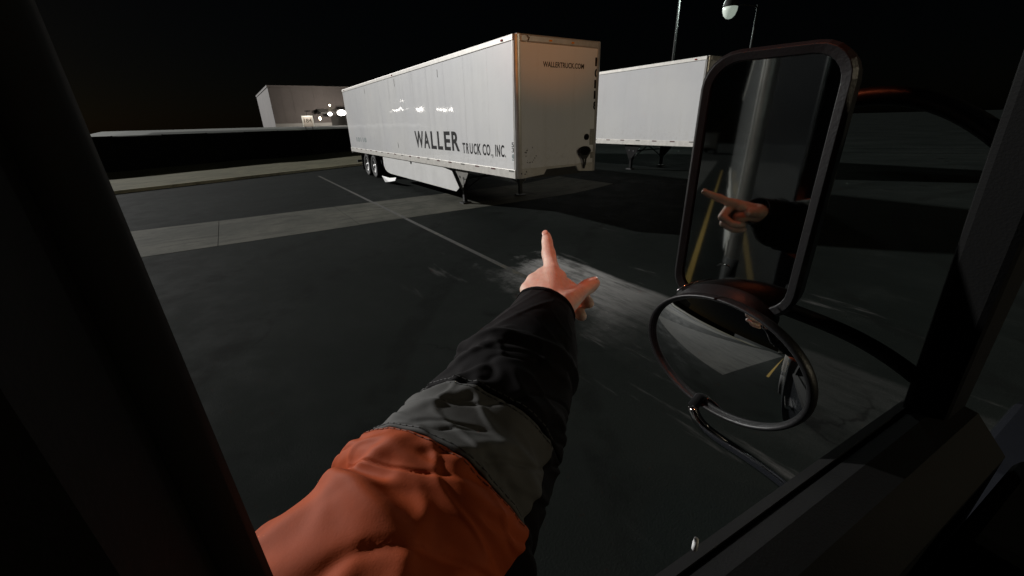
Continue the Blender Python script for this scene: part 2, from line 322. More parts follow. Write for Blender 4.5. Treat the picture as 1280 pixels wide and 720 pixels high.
# ================================================================== THE SETTING
# ground: one sheet in the trailer's axes (x = l, y = -w)
gx = [-900, -300, -80, -30] + [i*1.0 for i in range(-20, 41, 2)] + [60, 100, 300, 900]
gy = [-900, -300, -80, -30, -20] + [-12+i*0.5 for i in range(0, 33)] + [6, 10, 15, 20, 30, 60, 120, 300, 900]
mb = MB(); mb.add([(x, y, gh(-y)) for x in gx for y in gy], [(i*len(gy)+j, (i+1)*len(gy)+j, (i+1)*len(gy)+j+1, i*len(gy)+j+1) for i in range(len(gx)-1) for j in range(len(gy)-1)])
ground = mb.build('ground', 'asphalt'); ground.location = TC; ground.rotation_euler = (0, 0, YAW); tag(ground, kind='structure')

# concrete strip that carries the landing gear, in slabs
strip = empty('concrete_strip', TC, YAW); tag(strip, kind='structure')
w = -24.6
while w < 5:
    w2 = w+3.05; n = 6; jit = random.uniform(-0.002, 0.002)
    ws = [w+0.006+(w2-w-0.012)*i/n for i in range(n+1)]
    la, lb = 2.42+0.012*math.sin(w*3), 5.55+0.03*math.sin(w*2)
    mb = MB(); vs = []
    for q in ws: vs += [(la, -q, gh(q)+0.006+jit), (lb, -q, gh(q)+0.006+jit), (la, -q, gh(q)-0.05), (lb, -q, gh(q)-0.05)]
    fs = []
    for i in range(n):
        k = i*4; fs += [(k, k+1, k+5, k+4), (k, k+4, k+6, k+2), (k+1, k+3, k+7, k+5)]
    fs += [(0, 2, 3, 1), (n*4, n*4+1, n*4+3, n*4+2)]
    mb.add(vs, fs).build('slab', 'concrete', strip); w = w2
# parking line, broken where it crosses the slabs it lies on
pl = MB()
for a, b in ((-3.6, 2.415), (2.43, 5.53), (5.6, 15.2)):
    z = 0.0125 if 2.42 < a < 5 else 0.004
    pl.add([(a, 2.11, z), (b, 2.11, z), (b, 2.01, z), (a, 2.01, z)], [(0, 1, 2, 3)])
pl = pl.build('parking_line', 'line'); pl.location = TC; pl.rotation_euler = (0, 0, YAW); tag(pl, kind='structure')

# far kerb and dry verge beyond the trailer's tail
k1, k2 = hitz(372, 216), hitz(440, 208); kd = (k2-k1).normalized(); kn = Vector((-kd.y, kd.x, 0))
a, b = k1-kd*42, k1+kd*60
MB().prism([a, a+kn*0.18, a+kn*0.18+Vector((0, 0, .13)), a+kn*0.02+Vector((0, 0, .13)), a+Vector((0, 0, .1))], b-a).build('kerb', 'kerb')['kind'] = 'structure'
mb = MB(); n = 30
mb.add([p for i in range(n+1) for p in (a+kn*0.18+(b-a)*(i/n)+Vector((0, 0, .12)), a+kn*11.6+(b-a)*(i/n)+Vector((0, 0, .16+.05*math.sin(i*2.1))))], [(2*i, 2*i+2, 2*i+3, 2*i+1) for i in range(n)])
mb.build('verge', 'verge')['kind'] = 'structure'
# dark screened fence along the verge
fr = empty('screen_fence', a+kn*11.2, math.atan2(kd.y, kd.x)); tag(fr, 'long black screened fence behind the dry verge', 'fence')
FH = (H-0.22)
for i in range(40):
    x = i*2.5
    MB().box((x-.03, -.03, 0), (x+.03, .03, FH+.02)).build('post', 'fence', fr)
    MB().box((x+.03, -.012, .1), (x+2.47, .012, FH-.03-.01*math.sin(i*3))).build('screen_panel', 'fence', fr)
    MB().box((x+.03, -.02, FH-.03), (x+2.47, .02, FH)).build('rail', 'fence', fr)
# low grass bank behind it
mb = MB(); n = 24
prof = [(12.4, 0.1), (15.5, 1.75), (18, 2.25), (22, 2.42), (30, 2.42), (31, 0.0)]
vs = []
for i in range(n+1):
    for d, z in prof: vs.append(k1-kd*9+kn*d+(b-k1+kd*9)*(i/n)+Vector((0, 0, z*sstep(0, 3, i)+0.05*noise.noise((i*.7, d, 0)))))
k = len(prof)
mb.add(vs, [(i*k+j, (i+1)*k+j, (i+1)*k+j+1, i*k+j+1) for i in range(n) for j in range(k-1)]).build('grass_bank', 'grass')['kind'] = 'structure'

# warehouse beyond the bank
BL = 66.0; bp0 = TC+LV*BL
def onwall(px, py, off=0.0): return hit(px, py, bp0-LV*off, LV)
p_left, p_right = onwall(334, 109), onwall(560, 111)
bo = empty('warehouse', Vector((p_left.x, p_left.y, 0)), math.atan2(WV.y, WV.x)); tag(bo, 'grey-brown flat-roofed warehouse with lit canopy beyond the black fence', 'building')
def loc(p): d = p-bo.location; return Vector((d.dot(WV), d.dot(LV), p.z))
top = p_left.z; ln = (p_right-p_left).dot(WV)
MB().box((0, 0, 0), (ln, 24, top)).build('wall', 'wall', bo)
MB().box((-.08, -.1, top+.003), (ln+.08, 24.1, top+.28)).build('parapet', 'wall', bo)
MB().box((-.05, -.05, 0), (ln, -.003, 2.9)).build('plinth', 'canopy', bo)
i = 0
while 1.5*(i+1) < ln:
    MB().box((1.5*i+.03, -.035+.01*(i % 2), 2.91), (1.5*(i+1)-.03, -.003, top-.05)).build('cladding_panel', 'wall', bo); i += 1
ca, cb = loc(onwall(396, 138)), loc(onwall(470, 134))
MB().prism([(ca.x, -.01, ca.z+.25), (ca.x, -2.6, ca.z-.35), (ca.x, -2.6, ca.z-.55), (ca.x, -.01, ca.z-.5)], (cb.x-ca.x, 0, 0)).build('canopy', 'canopy', bo)
MB().box((ca.x, -2.63, ca.z-.6), (cb.x, -2.602, ca.z-.3)).build('canopy_fascia', 'dark', bo)
for px, py, sx, sz, mt_ in ((427, 141, 1.3, .8, 'lampw'), (412.5, 142.5, .6, .5, 'lampw'), (400, 148, .32, .5, 'lamps'), (412, 131.5, .3, .3, 'lamps')):
    q = loc(onwall(px, py, 2.7 if py > 135 else 0.2)); yy = -2.7 if py > 135 else -.2
    hs = MB().box((q.x-sx/2-.05, yy, q.z-sz/2), (q.x+sx/2+.05, yy+.14, q.z+sz/2+.12)).build('wall_lamp', 'dark', bo)
    MB().ball((q.x, yy-.01, q.z), (sx/2, .12, sz/2)).build('lamp_lens', mt_, hs, smooth=True)
for px in (423, 431, 445, 460):
    q = loc(onwall(px, 150)); MB().box((q.x-1.1, -.07, 1.0), (q.x+1.1, -.052, q.z+.7)).build('dock_door', 'dark', bo)
pt = bpy.data.lights.new('canopy_light', 'POINT'); pt.energy = 1900; pt.color = (1, .88, .77); pt.shadow_soft_size = .4
po = bpy.data.objects.new('canopy_light', pt); C.objects.link(po); po.parent = bo; q = loc(onwall(421, 142)); po.location = (q.x-1.5, -7.5, q.z-.3)

# numbered bay sign standing on the bank
ctr = hit(385, 151.5, TC+LV*38, LV); zt = hit(385, 144.6, TC+LV*38, LV).z; zb = hit(385, 158.4, TC+LV*38, LV).z
sg = empty('bay_sign', (ctr.x, ctr.y, 2.3), math.atan2(WV.y, WV.x)); tag(sg, 'pale square sign with the number 184 in front of the warehouse', 'sign')
h2 = (zt-zb)/2; wd = h2*1.02; zc = (zt+zb)/2-2.3
MB().box((-wd, 0, zc-h2), (wd, .03, zc+h2)).build('panel', 'sign', sg, bevel=.01)
for q in ((-wd, -wd+.07, zc-h2, zc+h2), (wd-.07, wd, zc-h2, zc+h2), (-wd+.07, wd-.07, zc+h2-.12, zc+h2)): MB().box((q[0], -.008, q[2]), (q[1], -.001, q[3])).build('border', 'signb', sg)
text('184', 'digits', 'signt', sg, (-wd*.68, -.002, zc-h2*.25), (1, 0, 0), (0, 0, 1), wd*1.36, h2*.72, (0, -1, 0), .02)
for x in (-wd*.6, wd*.6): MB().box((x-.03, .032, -.35), (x+.03, .09, zc+h2*.6)).build('post', 'polem', sg)

sl = MB().tube([(0, .05, zc+h2*.6), (0, .05, zc+h2+.35), (0, -.7, zc+h2+.4)], .02, 8).build('fill_arm', 'polem', sg)  # arm of an added lamp, there only to brighten the sign
MB().box((-.25, -.78, zc+h2+.36), (.25, -.66, zc+h2+.42)).build('lamp_head', 'polem', sl)
ld = bpy.data.lights.new('sign_fill', 'AREA'); ld.energy = 26; ld.size = .4; ld.color = (1, .93, .82); lo = bpy.data.objects.new('sign_fill', ld); C.objects.link(lo); lo.parent = sg; lo.location = (0, -.74, zc+h2+.34); lo.rotation_euler = (R(35), 0, 0)  # added fill for the sign face

# ================================================================== TRAILERS
def trailer(label, pos, yaw, group=None, marks=True, L=16.15, skirts=True, gus='galv', paint='white'):
    t = empty('semi_trailer', pos, yaw); tag(t, label, 'trailer', group)
    W, T, B0, RT = 2.59, 4.11, 1.07, 1.275
    def b(name, m_, a_, c_, par=t, bev=0.0): return MB().box(a_, c_).build(name, m_, par, bevel=bev)
    # walls
    b('side_wall', paint, (.06, -.045, RT+.002), (L-.05, 0, T-.14)); b('side_wall', paint, (.06, -W, RT+.002), (L-.05, -W+.045, T-.14))
    for y0, y1 in ((-.06, .012), (-W-.012, -W+.06)):
        b('bottom_rail', 'rail', (.07, y0, B0), (L, y1, RT), bev=.006); b('top_rail', 'rail', (.07, y0, T-.135), (L, y1, T-.012), bev=.015)
    b('roof', 'roof', (.02, -W+.065, T-.03), (L-.02, -.065, T-.004)); b('floor', 'steel', (.05, -W+.065, B0+.02), (L-.05, -.065, RT-.03))
    for i in range(1, 13):
        x = i*L/13; b('panel_joint', paint, (x-.022, .0002, RT+.01), (x+.022, .0009, T-.142))
    # front: sheet, rounded corner posts, upper rail, stepped lower plate
    b('front_wall', paint, (.012, -W+.13, RT+.02), (.05, -.13, T-.16))
    for s in (0, 1):
        m_ = MB(); pts = []
        for i in range(9):
            a_ = math.pi/2*i/8; pts.append((.115-.115*math.sin(a_), -.115+.115*math.cos(a_)+.008))
        pts += [(0, -.14), (.05, -.14), (.05, -.05), (.115, -.05)]
        if s: pts = [(x, -W-y) for x, y in pts]
        m_.prism([(x, y, B0+.002) for x, y in pts], (0, 0, T-B0-.02)).build('corner_post', 'post', t)
    b('front_rail', 'post', (-.012, -W+.14, T-.165), (.05, -.14, T-.006), bev=.03)
    m_ = MB(); m_.prism([(-.004, -.142, B0), (-.004, -.80, B0+.05), (-.004, -.88, RT-.04), (-.004, -1.86, RT-.03), (-.004, -1.95, B0+.04), (-.004, -W+.142, B0), (-.004, -W+.142, RT+.018), (-.004, -.142, RT+.018)], (.05, 0, 0)).build('front_sill', 'rail', t)
    # rear doors and underride guard
    for y in (-W/2-.62, -W/2+.62):
        d = b('rear_door', paint, (L-.045, y-.61, RT), (L, y+.61, T-.15), bev=.01)
        for q in (-.2, .3): MB().tube([(L+.03, y+q, B0+.05), (L+.03, y+q, T-.2)], .017, 8).build('lock_rod', 'rail', d)
    b('rear_frame', 'post', (L-.06, -W+.02, T-.145), (L+.01, -.02, T-.02)); b('rear_sill', 'post', (L-.02, -W+.02, B0-.08), (L+.04, -.02, RT-.01))
    for y in (-.25, -.45, -W+.25, -W+.45): MB().lathe([(.05, 0), (.05, .02), (.03, .03)], (L+.041, y, B0+.03), (1, 0, 0), 12).build('tail_lamp', 'red', t)
    g_ = MB(); g_.box((L-.12, -W+.2, .48), (L-.02, -.2, .6)); g_.box((L-.11, -.9, .6), (L-.03, -.8, B0)); g_.box((L-.11, -W+.8, .6), (L-.03, -W+.9, B0)); g_.build('underride_guard', 'steel', t)
    # chassis
    for y in (-W/2-.5, -W/2+.5): b('slider_rail', 'steel', (9.6, y-.05, .82), (L-.4, y+.05, B0+.02))
    b('coupler_plate', 'steel', (.06, -W+.5, B0-.03), (1.6, -.5, B0+.02)); MB().lathe([(.045, 0), (.045, .05), (.03, .055), (.03, .075), (.045, .08), (.045, .1)], (.92, -W/2, B0-.13), (0, 0, 1), 16).build('kingpin', 'galv', t)
    for i in range(12): x = 2+i*.62; b('crossmember', 'steel', (x, -W+.07, B0-.05), (x+.05, -.07, B0+.02))
    # tape along the bottom rail
    for y in (.0135, -W-.0135):
        k_ = 0; x = .12
        while x < L-.2:
            x2 = min(x+.22, L-.1); m_ = MB(); m_.box((x, y-.001, RT-.055), (x2, y+.001, RT-.012)); m_.build('reflector', 'tape' if k_ % 3 else 'tape2', t); x += .862; k_ += 1
    # landing gear
    for y in (-.24, -W+.24):
        s = 1 if y > -1 else -1
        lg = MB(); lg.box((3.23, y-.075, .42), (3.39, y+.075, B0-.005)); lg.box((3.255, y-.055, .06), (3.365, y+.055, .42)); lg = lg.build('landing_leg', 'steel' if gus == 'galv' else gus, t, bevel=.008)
        MB().prism([(3.16, y-.14, .004), (3.46, y-.14, .004), (3.43, y-.14, .05), (3.19, y-.14, .05)], (0, .28, 0)).build('foot', 'steel', lg)
        yo = y+.09*s
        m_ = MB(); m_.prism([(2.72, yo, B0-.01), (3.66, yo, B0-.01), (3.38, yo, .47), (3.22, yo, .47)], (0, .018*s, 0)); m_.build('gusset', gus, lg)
        for x, z in ((3.12, .8), (3.36, .82)): MB().lathe([(.035, 0), (.035, .012)], (x, yo+.02*s, z), (0, s, 0), 10).build('bolt', 'steel', lg)
    MB().tube([(3.31, -.3, .78), (3.31, -W+.3, .78)], .025, 8).build('cross_shaft', 'steel', t)
    m_ = MB(); m_.tube([(3.3, -.3, .45), (3.3, -W/2, .98)], .022, 6); m_.tube([(3.3, -W+.3, .45), (3.3, -W/2, .98)], .022, 6); m_.build('cross_brace', 'steel', t)
    MB().tube([(2.85, -.28, .8), (2.85, .0, .8), (2.85, .0, .62), (2.85, .06, .62)], .011, 8).build('crank', 'steel', t)
    # side skirts
    for y in (-.055, -W+.04) if skirts else ():
        P = [(10.74, B0-.012), (10.74, .66), (10.6, .52), (10.35, .43), (9.9, .38), (3.5, .37), (3.28, .5), (3.7, B0-.10), (4.5, B0-.012)]
        MB().prism([(x, y, z) for x, z in P], (0, .014, 0)).build('side_skirt', 'skirt', t)
    for x in (4.5, 6.1, 7.7, 9.3, 10.4) if skirts else ():
        MB().tube([(x, -.07, .6), (x, -.5, B0-.02)], .012, 6).build('skirt_brace', 'steel', t); MB().tube([(x, -W+.07, .6), (x, -W+.5, B0-.02)], .012, 6).build('skirt_brace', 'steel', t)
    if skirts: MB().prism([(7.2, -.035, B0-.03), (7.3, -.035, B0-.03), (7.25, -.035, B0-.11)], (0, .02, 0)).build('skirt_clip', 'steel', t)
    # tandem
    tp = [(.30, -.02), (.40, -.10), (.47, -.12), (.505, -.10), (.515, 0), (.505, .10), (.47, .12), (.40, .10), (.30, .02)]
    for ax in (12.35, 13.58):
        MB().tube([(ax, -W+.3, .515), (ax, -.3, .515)], .06, 10).build('axle', 'steel', t)
        for y, s in ((-.16, 1), (-.48, -1), (-W+.16, -1), (-W+.48, 1)):
            wh = empty('wheel', (ax, y, .515)); wh.parent = t
            MB().lathe(tp, (0, 0, 0), (0, 1, 0), 36).build('tyre', 'tyre', wh, smooth=True)
            rm = MB().lathe([(.295, .10*s), (.285, .105*s), (.26, .06*s), (.15, .045*s), (.13, .075*s), (.085, .085*s), (.08, .13*s), (.05, .14*s)], (0, 0, 0), (0, 1, 0), 32).build('rim', 'rim', wh, smooth=True)
    for y in (-.32, -W+.32):
        m_ = MB(); n_ = 6
        m_.box((14.45, y-.28, .22), (14.462, y+.28, B0-.1)); m_.build('mud_flap', 'steel', t)
    b('suspension_frame', 'steel', (11.9, -W/2-.52, .6), (14.1, -W/2+.52, .82))
    # marker lamps along the top
    for x in (.5, L/2, L-.5): b('marker_lamp', 'red', (x-.04, .013, T-.1), (x+.04, .03, T-.06), bev=.006)
    if not marks: return t
    # ---- lettering and marks
    Z = (0, 0, 1)
    def glyphs(chars, z0, z1, bold):
        for ch, a_, b_ in chars:
            xa, xb = [-(hit(510+v/9.14, 180, TC, WV)-TC).dot(-LV) for v in (a_, b_)]
            zz0, zz1 = (z0, z1) if ch not in '.,' else ((z0, z0+.05) if ch == '.' else (z0-.05, z0+.05))
            text(ch, 'letter', 'black', t, (xa, 0, zz0), (-1, 0, 0), (0, 0, 1), xa-xb, zz1-zz0, (0, 1, 0), bold)
    glyphs((('W', 88, 183), ('A', 184, 250), ('L', 266, 326), ('L', 341, 398), ('E', 417, 486), ('R', 503, 588)), 1.585, 2.13, .028)
    glyphs((('T', 621, 653), ('R', 664, 692), ('U', 704, 737), ('C', 747, 781), ('K', 789, 832), ('C', 850, 888), ('O', 893, 937), ('.', 944, 951), (',', 960, 968), ('I', 995, 1003), ('N', 1013, 1049), ('C', 1058, 1098), ('.', 1107, 1114)), 1.545, 1.83, .02)
    text('5', 'lettering', 'black', t, (.215, 0, 1.795), (-1, 0, 0), Z, .10, .105, (0, 1, 0), .01); text('3', 'lettering', 'black', t, (.215, 0, 1.675), (-1, 0, 0), Z, .10, .105, (0, 1, 0), .01)
    MB().lathe([(.055, 0), (.055, .002)], (.155, .001, 1.585), (0, 1, 0), 20).build('round_decal', 'grey_l', t); b('decal', 'grey_l', (.10, .001, 1.49), (.21, .003, 1.515))
    text('10118', 'number', 'grey_l', t, (14.7, 0, 1.60), (-1, 0, 0), Z, 1.85, .21, (0, 1, 0), .02)
    for x, z0, z1 in ((4.1, 3.62, 3.82), (7.95, 3.66, 3.9), (11.97, 3.66, 3.86)): b('seam_strip', 'tape2', (x-.015, .001, z0), (x+.015, .004, z1))
    m_ = MB(); m_.tube([(8.45, .003, 1.74), (8.34, .003, 1.66), (8.30, .003, 1.58), (8.33, .003, 1.50)], [.003, .008, .008, .003], 6); m_.build('scrape', 'tape2', t)
    F = (-1, 0, 0); D = (0, -1, 0); fx_ = .012
    text('WALLERTRUCK.COM', 'lettering', 'black', t, (fx_, -.77, 3.49), D, Z, 1.25, .115, F, .02)
    for i, ch in enumerate('10118'): text(ch, 'number', 'black', t, (fx_, -2.385, 3.57-i*.245), D, Z, .06 if ch == '1' else .12, .19, F, .05)
    # air and power couplings low on the far side of the front
    cb_ = b('coupling_box', 'steel', (-.05, -2.30, 1.50), (.011, -1.92, 1.66), bev=.02)
    MB().prism([(-.06, -1.96, 1.50), (-.06, -2.26, 1.50), (-.06, -2.17, 1.40), (-.06, -2.05, 1.40)], (.04, 0, 0)).build('coupling_skirt', 'steel', cb_)
    for y in (-2.06, -2.16): MB().tube([(-.04, y, 1.42), (-.05, (y-2.11)*.8-2.11+2.11*.0 if False else y*.5-2.11*.5, 1.28), (-.03, -2.11, 1.17)], .022, 8).build('hose', 'steel', cb_)
    MB().ball((-.03, -2.11, 1.6), (.03, .23, .12)).build('coupling_cover', 'rubber', cb_, smooth=True)
    MB().lathe([(.075, 0), (.075, .03), (.055, .045)], (.011, -2.19, 1.94), F, 20).build('socket', 'rubber', t)
    b('permit_plate', 'plate', (.004, -2.46, 1.74), (.011, -2.31, 2.13)); b('small_plate', 'plate', (-.004, -2.475, 1.40), (.0115, -2.36, 1.56), bev=.01)
    for i in range(16):
        a_ = random.uniform(0, 6.28); r_ = .17+random.uniform(-.03, .03); y, z = -.40+r_*math.cos(a_)*.9, 1.60+r_*math.sin(a_); s_ = random.uniform(.006, .02)
        MB().ball((.0115, y, z), (.002, s_*random.uniform(.6, 1.6), s_)).build('scuff', 'tape2', t)
    MB().tube([(-.02, -.30, 4.07), (-.035, -.36, 4.03), (-.03, -.33, 3.97)], .012, 8).build('roof_hook', 'glint', t)
    for y, z in ((-.12, 1.19), (-.22, 1.17), (-.26, 1.22)): MB().ball((-.006, y, z), (.012, .018, .02), 10, 6).build('rivet', 'glint', t, smooth=True)
    b('marker_lamp', 'amber', (-.03, -1.0, 4.0), (-.0125, -.93, 4.03)); b('marker_lamp', 'amber', (-.03, -W+.93, 4.0), (-.0125, -W+1.0, 4.03))
    return t
t1 = trailer('white trailer lettered WALLER TRUCK CO., INC. parked over the concrete strip', TC, YAW)
t2 = trailer('plain white trailer without lettering, one empty bay over from the lettered trailer', lw(1.35, 9.1, 0.22), YAW, marks=False, skirts=False, gus='rubber', paint='white2')  # near-black landing gear colour stands in for the shade underneath
# own rig behind the camera (seen in the mirrors)
TYAW = math.atan2(FW.y, FW.x)
def tk(f, l, z): return EYE*0 + FW*f + LF*l + Vector((0, 0, z))
t3 = trailer('white trailer coupled behind the truck with the open window, seen in its mirrors', tk(-3.6, -2.29, 0), TYAW+math.pi, marks=False)
t4 = trailer('white trailer parked far behind the truck, a pale square in the mirror', tk(-95, 3.0, 0), TYAW+math.pi, marks=False)

# white scrap of sheet on the asphalt by the skirt's tail
mb = MB(); p0_ = TC-WV*.16
q_ = [hit(px, py, p0_, WV) for px, py in ((477.5, 219.5), (482, 228.0), (488, 227.2), (494, 226.0), (493, 222.3), (486, 222.6))]
q_ = [Vector((v.x, v.y, max(v.z, .012))) for v in q_]
q_[5] += WV*.05; q_[4] += WV*.08; q_[2] -= WV*.06
mb.add(q_, [(0, 1, 2, 5), (5, 2, 3, 4)])
deb = mb.build('plastic_sheet', 'flap'); sm = deb.modifiers.new('s', 'SOLIDIFY'); sm.thickness = .01
tag(deb, 'crumpled white sheet lying on the asphalt behind the trailer skirt', 'sheet')

# ================================================================== YARD LIGHTS
def mast(label, base, h, arm, lensm, head=(.55, .3, .12), energy=0, col=(1, 1, 1), group=None, globe=False, aim=None):
    o = empty('yard_light', base); tag(o, label, 'yard light', group)
    MB().lathe([(.3, -.1), (.3, .7), (.28, .75)], (0, 0, 0), (0, 0, 1), 20).build('footing', 'concrete', o)
    MB().tube([(0, 0, .75), (0, 0, h*.5), (0, 0, h)], [.11, .09, .065], 16).build('pole', 'polem', o, smooth=True)
    A = Vector(arm); MB().tube([(0, 0, h-.1), (A.x*.5, A.y*.5, h+.08), (A.x, A.y, h+.1)], .035, 10).build('arm', 'polem', o, smooth=True)
    if globe:
        hd = MB().lathe([(.05, .50), (.22, .45), (.36, .25), (.40, .06), (.41, .0), (.40, -.02)], (A.x, A.y, h+.05), (0, 0, 1), 24).build('lamp_head', 'polem', o, smooth=True)
        MB().lathe([(.39, -.022), (.38, -.2), (.30, -.42), (.16, -.56), (.02, -.6)], (A.x, A.y, h+.05), (0, 0, 1), 24).build('lamp_lens', lensm, hd, smooth=True)
    else:
        hd = MB().box((A.x-head[0], A.y-head[1], h), (A.x+head[0], A.y+head[1], h+head[2])).build('lamp_head', 'polem', o, bevel=.03)
        MB().box((A.x-head[0]*.85, A.y-head[1]*.85, h-.03), (A.x+head[0]*.85, A.y+head[1]*.85, h-.002)).build('lamp_lens', lensm, hd)
    if energy:
        ld = bpy.data.lights.new('yard_lamp', 'POINT'); ld.energy = energy; ld.color = col; ld.shadow_soft_size = .2
        lo = bpy.data.objects.new('yard_lamp', ld); C.objects.link(lo); lo.parent = o; lo.location = (A.x, A.y, h-.3)
    return o
D1 = 34.0
dv = ray(849, 5); tt = D1/math.hypot(dv.x, dv.y); pb = EYE+dv*tt; zt = (EYE+ray(849, -14)*tt).z
mast('tall lamp post with bright head behind the unlettered trailer', Vector((pb.x, pb.y, gh(20))), zt, (.55, -.45, 0), 'lampg', energy=900, col=(.88, 1, .95))
dv = ray(911, 22); tt = 30/math.hypot(dv.x, dv.y); pb = EYE+dv*tt
mast('yard light with a dim rounded greenish lens above the side mirror', Vector((pb.x+1.3, pb.y-.5, gh(20))), pb.z+.25, (-1.3, .5, 0), 'lampd', globe=True)
# added, unseen fill light on the far side of the own truck: lights the trailers' front ends
pm = TC-LV*27+WV*9
mast('added fill light mast out of view beyond the truck, facing the trailer fronts', Vector((pm.x, pm.y, gh(9))), 9.5, (-.6, .6, 0), 'lamps', energy=2250, col=(1, .87, .62))
# row of lit wall lamps across the lot, mirrored in the glossy trailer side
gb = empty('lit_depot', lw(40, -31, 0), YAW); tag(gb, 'long low depot with a row of bright wall lamps across the lot', 'building')
MB().box((0, .3, 0), (60, 14, 6.2)).build('wall', 'wall', gb); MB().box((-.2, .1, 6.203), (60.2, 14.2, 6.5)).build('roof', 'roof', gb)
EM = EYE-WV*(2*(EYE-TC).dot(WV))                          # eye mirrored in the trailer side
for px, py, sx, sz in ((490.5, 137.5, .5, .28), (495, 137.4, 1.0, .35), (499.5, 137, .45, .3), (508.5, 137, .6, .4), (519, 136, .5, .55), (523, 136.4, .8, .5), (526, 137.5, .5, .6), (546, 136.5, .7, .35), (553, 137, 1.0, .4), (559, 136.2, .5, .5), (564, 136, .5, .6), (566.5, 137.6, .4, .4), (501, 126.5, .4, .4)):
    hp = hit(px, py, TC, WV); dd = (hp-EM); tt = ((lw(0, -31, 0)-hp).dot(WV))/dd.dot(WV); P = hp+dd*tt-gb.location
    q = Vector((P.dot(LV), -P.dot(WV), P.z))
    hs = MB().box((q.x-sx*.5, -.05, q.z+sz*.5), (q.x+sx*.5, .3, q.z+sz*.5+.12)).build('wall_lamp', 'dark', gb)
    MB().box((q.x-sx*.5, 0.02, q.z-sz*.5), (q.x+sx*.5, .2, q.z+sz*.5-.003)).build('lamp_lens', 'lampw', hs)

# ================================================================== OWN TRUCK (camera sits at its open window)
tr = empty('semi_truck', (0, 0, 0), TYAW); tag(tr, 'dark semi truck with black side mirrors beside its open driver window', 'truck')
def T(p): p = Vector(p); return Vector((p.dot(FW), p.dot(LF), p.z))            # world -> truck space
SL, SZ = .209, H-.5
def tb(name, m_, a_, c_, par=tr, bev=.0): return MB().box(a_, c_).build(name, m_, par, bevel=bev)
WD = 2.36                                                   # cab width
door = tb('door', 'cabdark', (-.16, SL-.03, .95), (1.0, SL-.012, SZ-.05), bev=.004)
MB().prism([(-.16, SL-.0305, .98), (-.16, SL-.0305, SZ-.045), (-.16, SL-.02, SZ-.012), (-.16, SL-.05, SZ+.004), (-.16, SL-.09, SZ-.002), (-.16, SL-.14, SZ-.06), (-.16, SL-.12, .98)], (1.16, 0, 0)).build('door_trim', 'trim', door)
MB().prism([(-.15, SL, SZ-.048), (-.15, SL, SZ-.02), (-.15, SL-.018, SZ-.006), (-.15, SL-.018, SZ-.048)], (1.14, 0, 0)).build('window_seal', 'rubber', door)
kp = T(hit(870, 676, tk(0, SL-.045, 0), LF)); MB().lathe([(.0028, -.012), (.0028, -.002), (.0022, .003), (.001, .004)], kp, (0, 0, 1), 14).build('lock_knob', 'flap', door, smooth=True)
tb('door_handle', 'chrome', (-.02, SL-.0115, SZ-.32), (.16, SL+.03, SZ-.27), door, .01)
# pillars, header, side of the sleeper
BF = -.055
MB().prism([(BF, SL-.09, SZ-.02), (BF, SL-.008, SZ-.02), (BF-.02, SL-.008, 2.95), (BF-.02, SL-.09, 2.95)], (-.12, 0, 0)).build('rear_pillar', 'trim', tr)
MB().tube([(BF+.004, SL-.03, SZ-.02), (BF-.016, SL-.03, 2.93)], .011, 10).build('pillar_seal', 'rubber', tr, smooth=True)
for zz in (2.02, 2.42, 2.8): MB().lathe([(.006, 0), (.006, .002), (.004, .003)], (BF-.035, SL-.091, zz), (0, -1, 0), 12).build('trim_screw', 'galv', tr)
MB().prism([(.93, SL-.07, SZ-.05), (1.03, SL-.07, SZ-.05), (.72, SL-.10, 2.95), (.60, SL-.10, 2.95)], (0, .06, 0)).build('windscreen_pillar', 'trim', tr, bevel=.01)
tb('window_header', 'trim', (BF-.14, SL-.10, 2.90), (.68, SL-.012, 3.02))
MB().prism([(-2.3, SL-.10, .95), (-.18, SL-.10, .95), (-.18, SL-.10, 3.55), (-.35, SL-.10, 3.8), (-2.3, SL-.10, 3.95)], (0, .022, 0)).build('sleeper_trim', 'trim', tr)
MB().prism([(-2.3, SL-.07, .95), (-.18, SL-.07, .95), (-.18, SL-.07, 3.55), (-.35, SL-.07, 3.8), (-2.3, SL-.07, 3.95)], (0, .068+.04, 0)).build('sleeper_side', 'cabdark', tr, bevel=.01)
MB().prism([(-2.3, SL-WD, .95), (1.0, SL-WD, .95), (1.0, SL-WD, 1.86), (.62, SL-WD, 2.95), (-.1, SL-WD, 3.6), (-2.3, SL-WD, 3.95)], (0, .05, 0)).build('cab_side', 'cabdark', tr, bevel=.01)
tb('cab_back', 'cabdark', (-2.35, SL-WD+.06, .95), (-2.302, SL-.075, 3.93)); tb('cab_floor', 'trim', (-2.3, SL-WD+.06, .93), (1.0, SL-.13, 1.0))
MB().prism([(-2.35, SL-.11, 3.96), (-.35, SL-.11, 3.82), (.3, SL-.11, 3.25), (.70, SL-.11, 3.03), (.66, SL-.11, 2.98), (.2, SL-.11, 3.15), (-.4, SL-.11, 3.74), (-2.35, SL-.11, 3.9)], (0, -WD+.17, 0)).build('roof_fairing', 'cabdark', tr)
dash = MB().prism([(.72, SL-.15, 1.05), (.62, SL-.15, 1.70), (.75, SL-.15, 1.80), (1.04, SL-.15, 1.80), (1.04, SL-.15, 1.05)], (0, -WD+.28, 0)).build('dashboard', 'trim', tr, bevel=.02)
sw = MB(); cst = Vector((.42, -.42, 1.62)); axs = Vector((-.75, 0, .66)).normalized(); N = axs.orthogonal().normalized(); Bv = axs.cross(N)
sw.tube([cst+(N*math.cos(a_)+Bv*math.sin(a_))*.22 for a_ in (2*math.pi*i/32 for i in range(33))], .015, 10, False)
for a_ in (0.5, 2.6, 4.7): sw.tube([cst, cst+(N*math.cos(a_)+Bv*math.sin(a_))*.22], .013, 8)
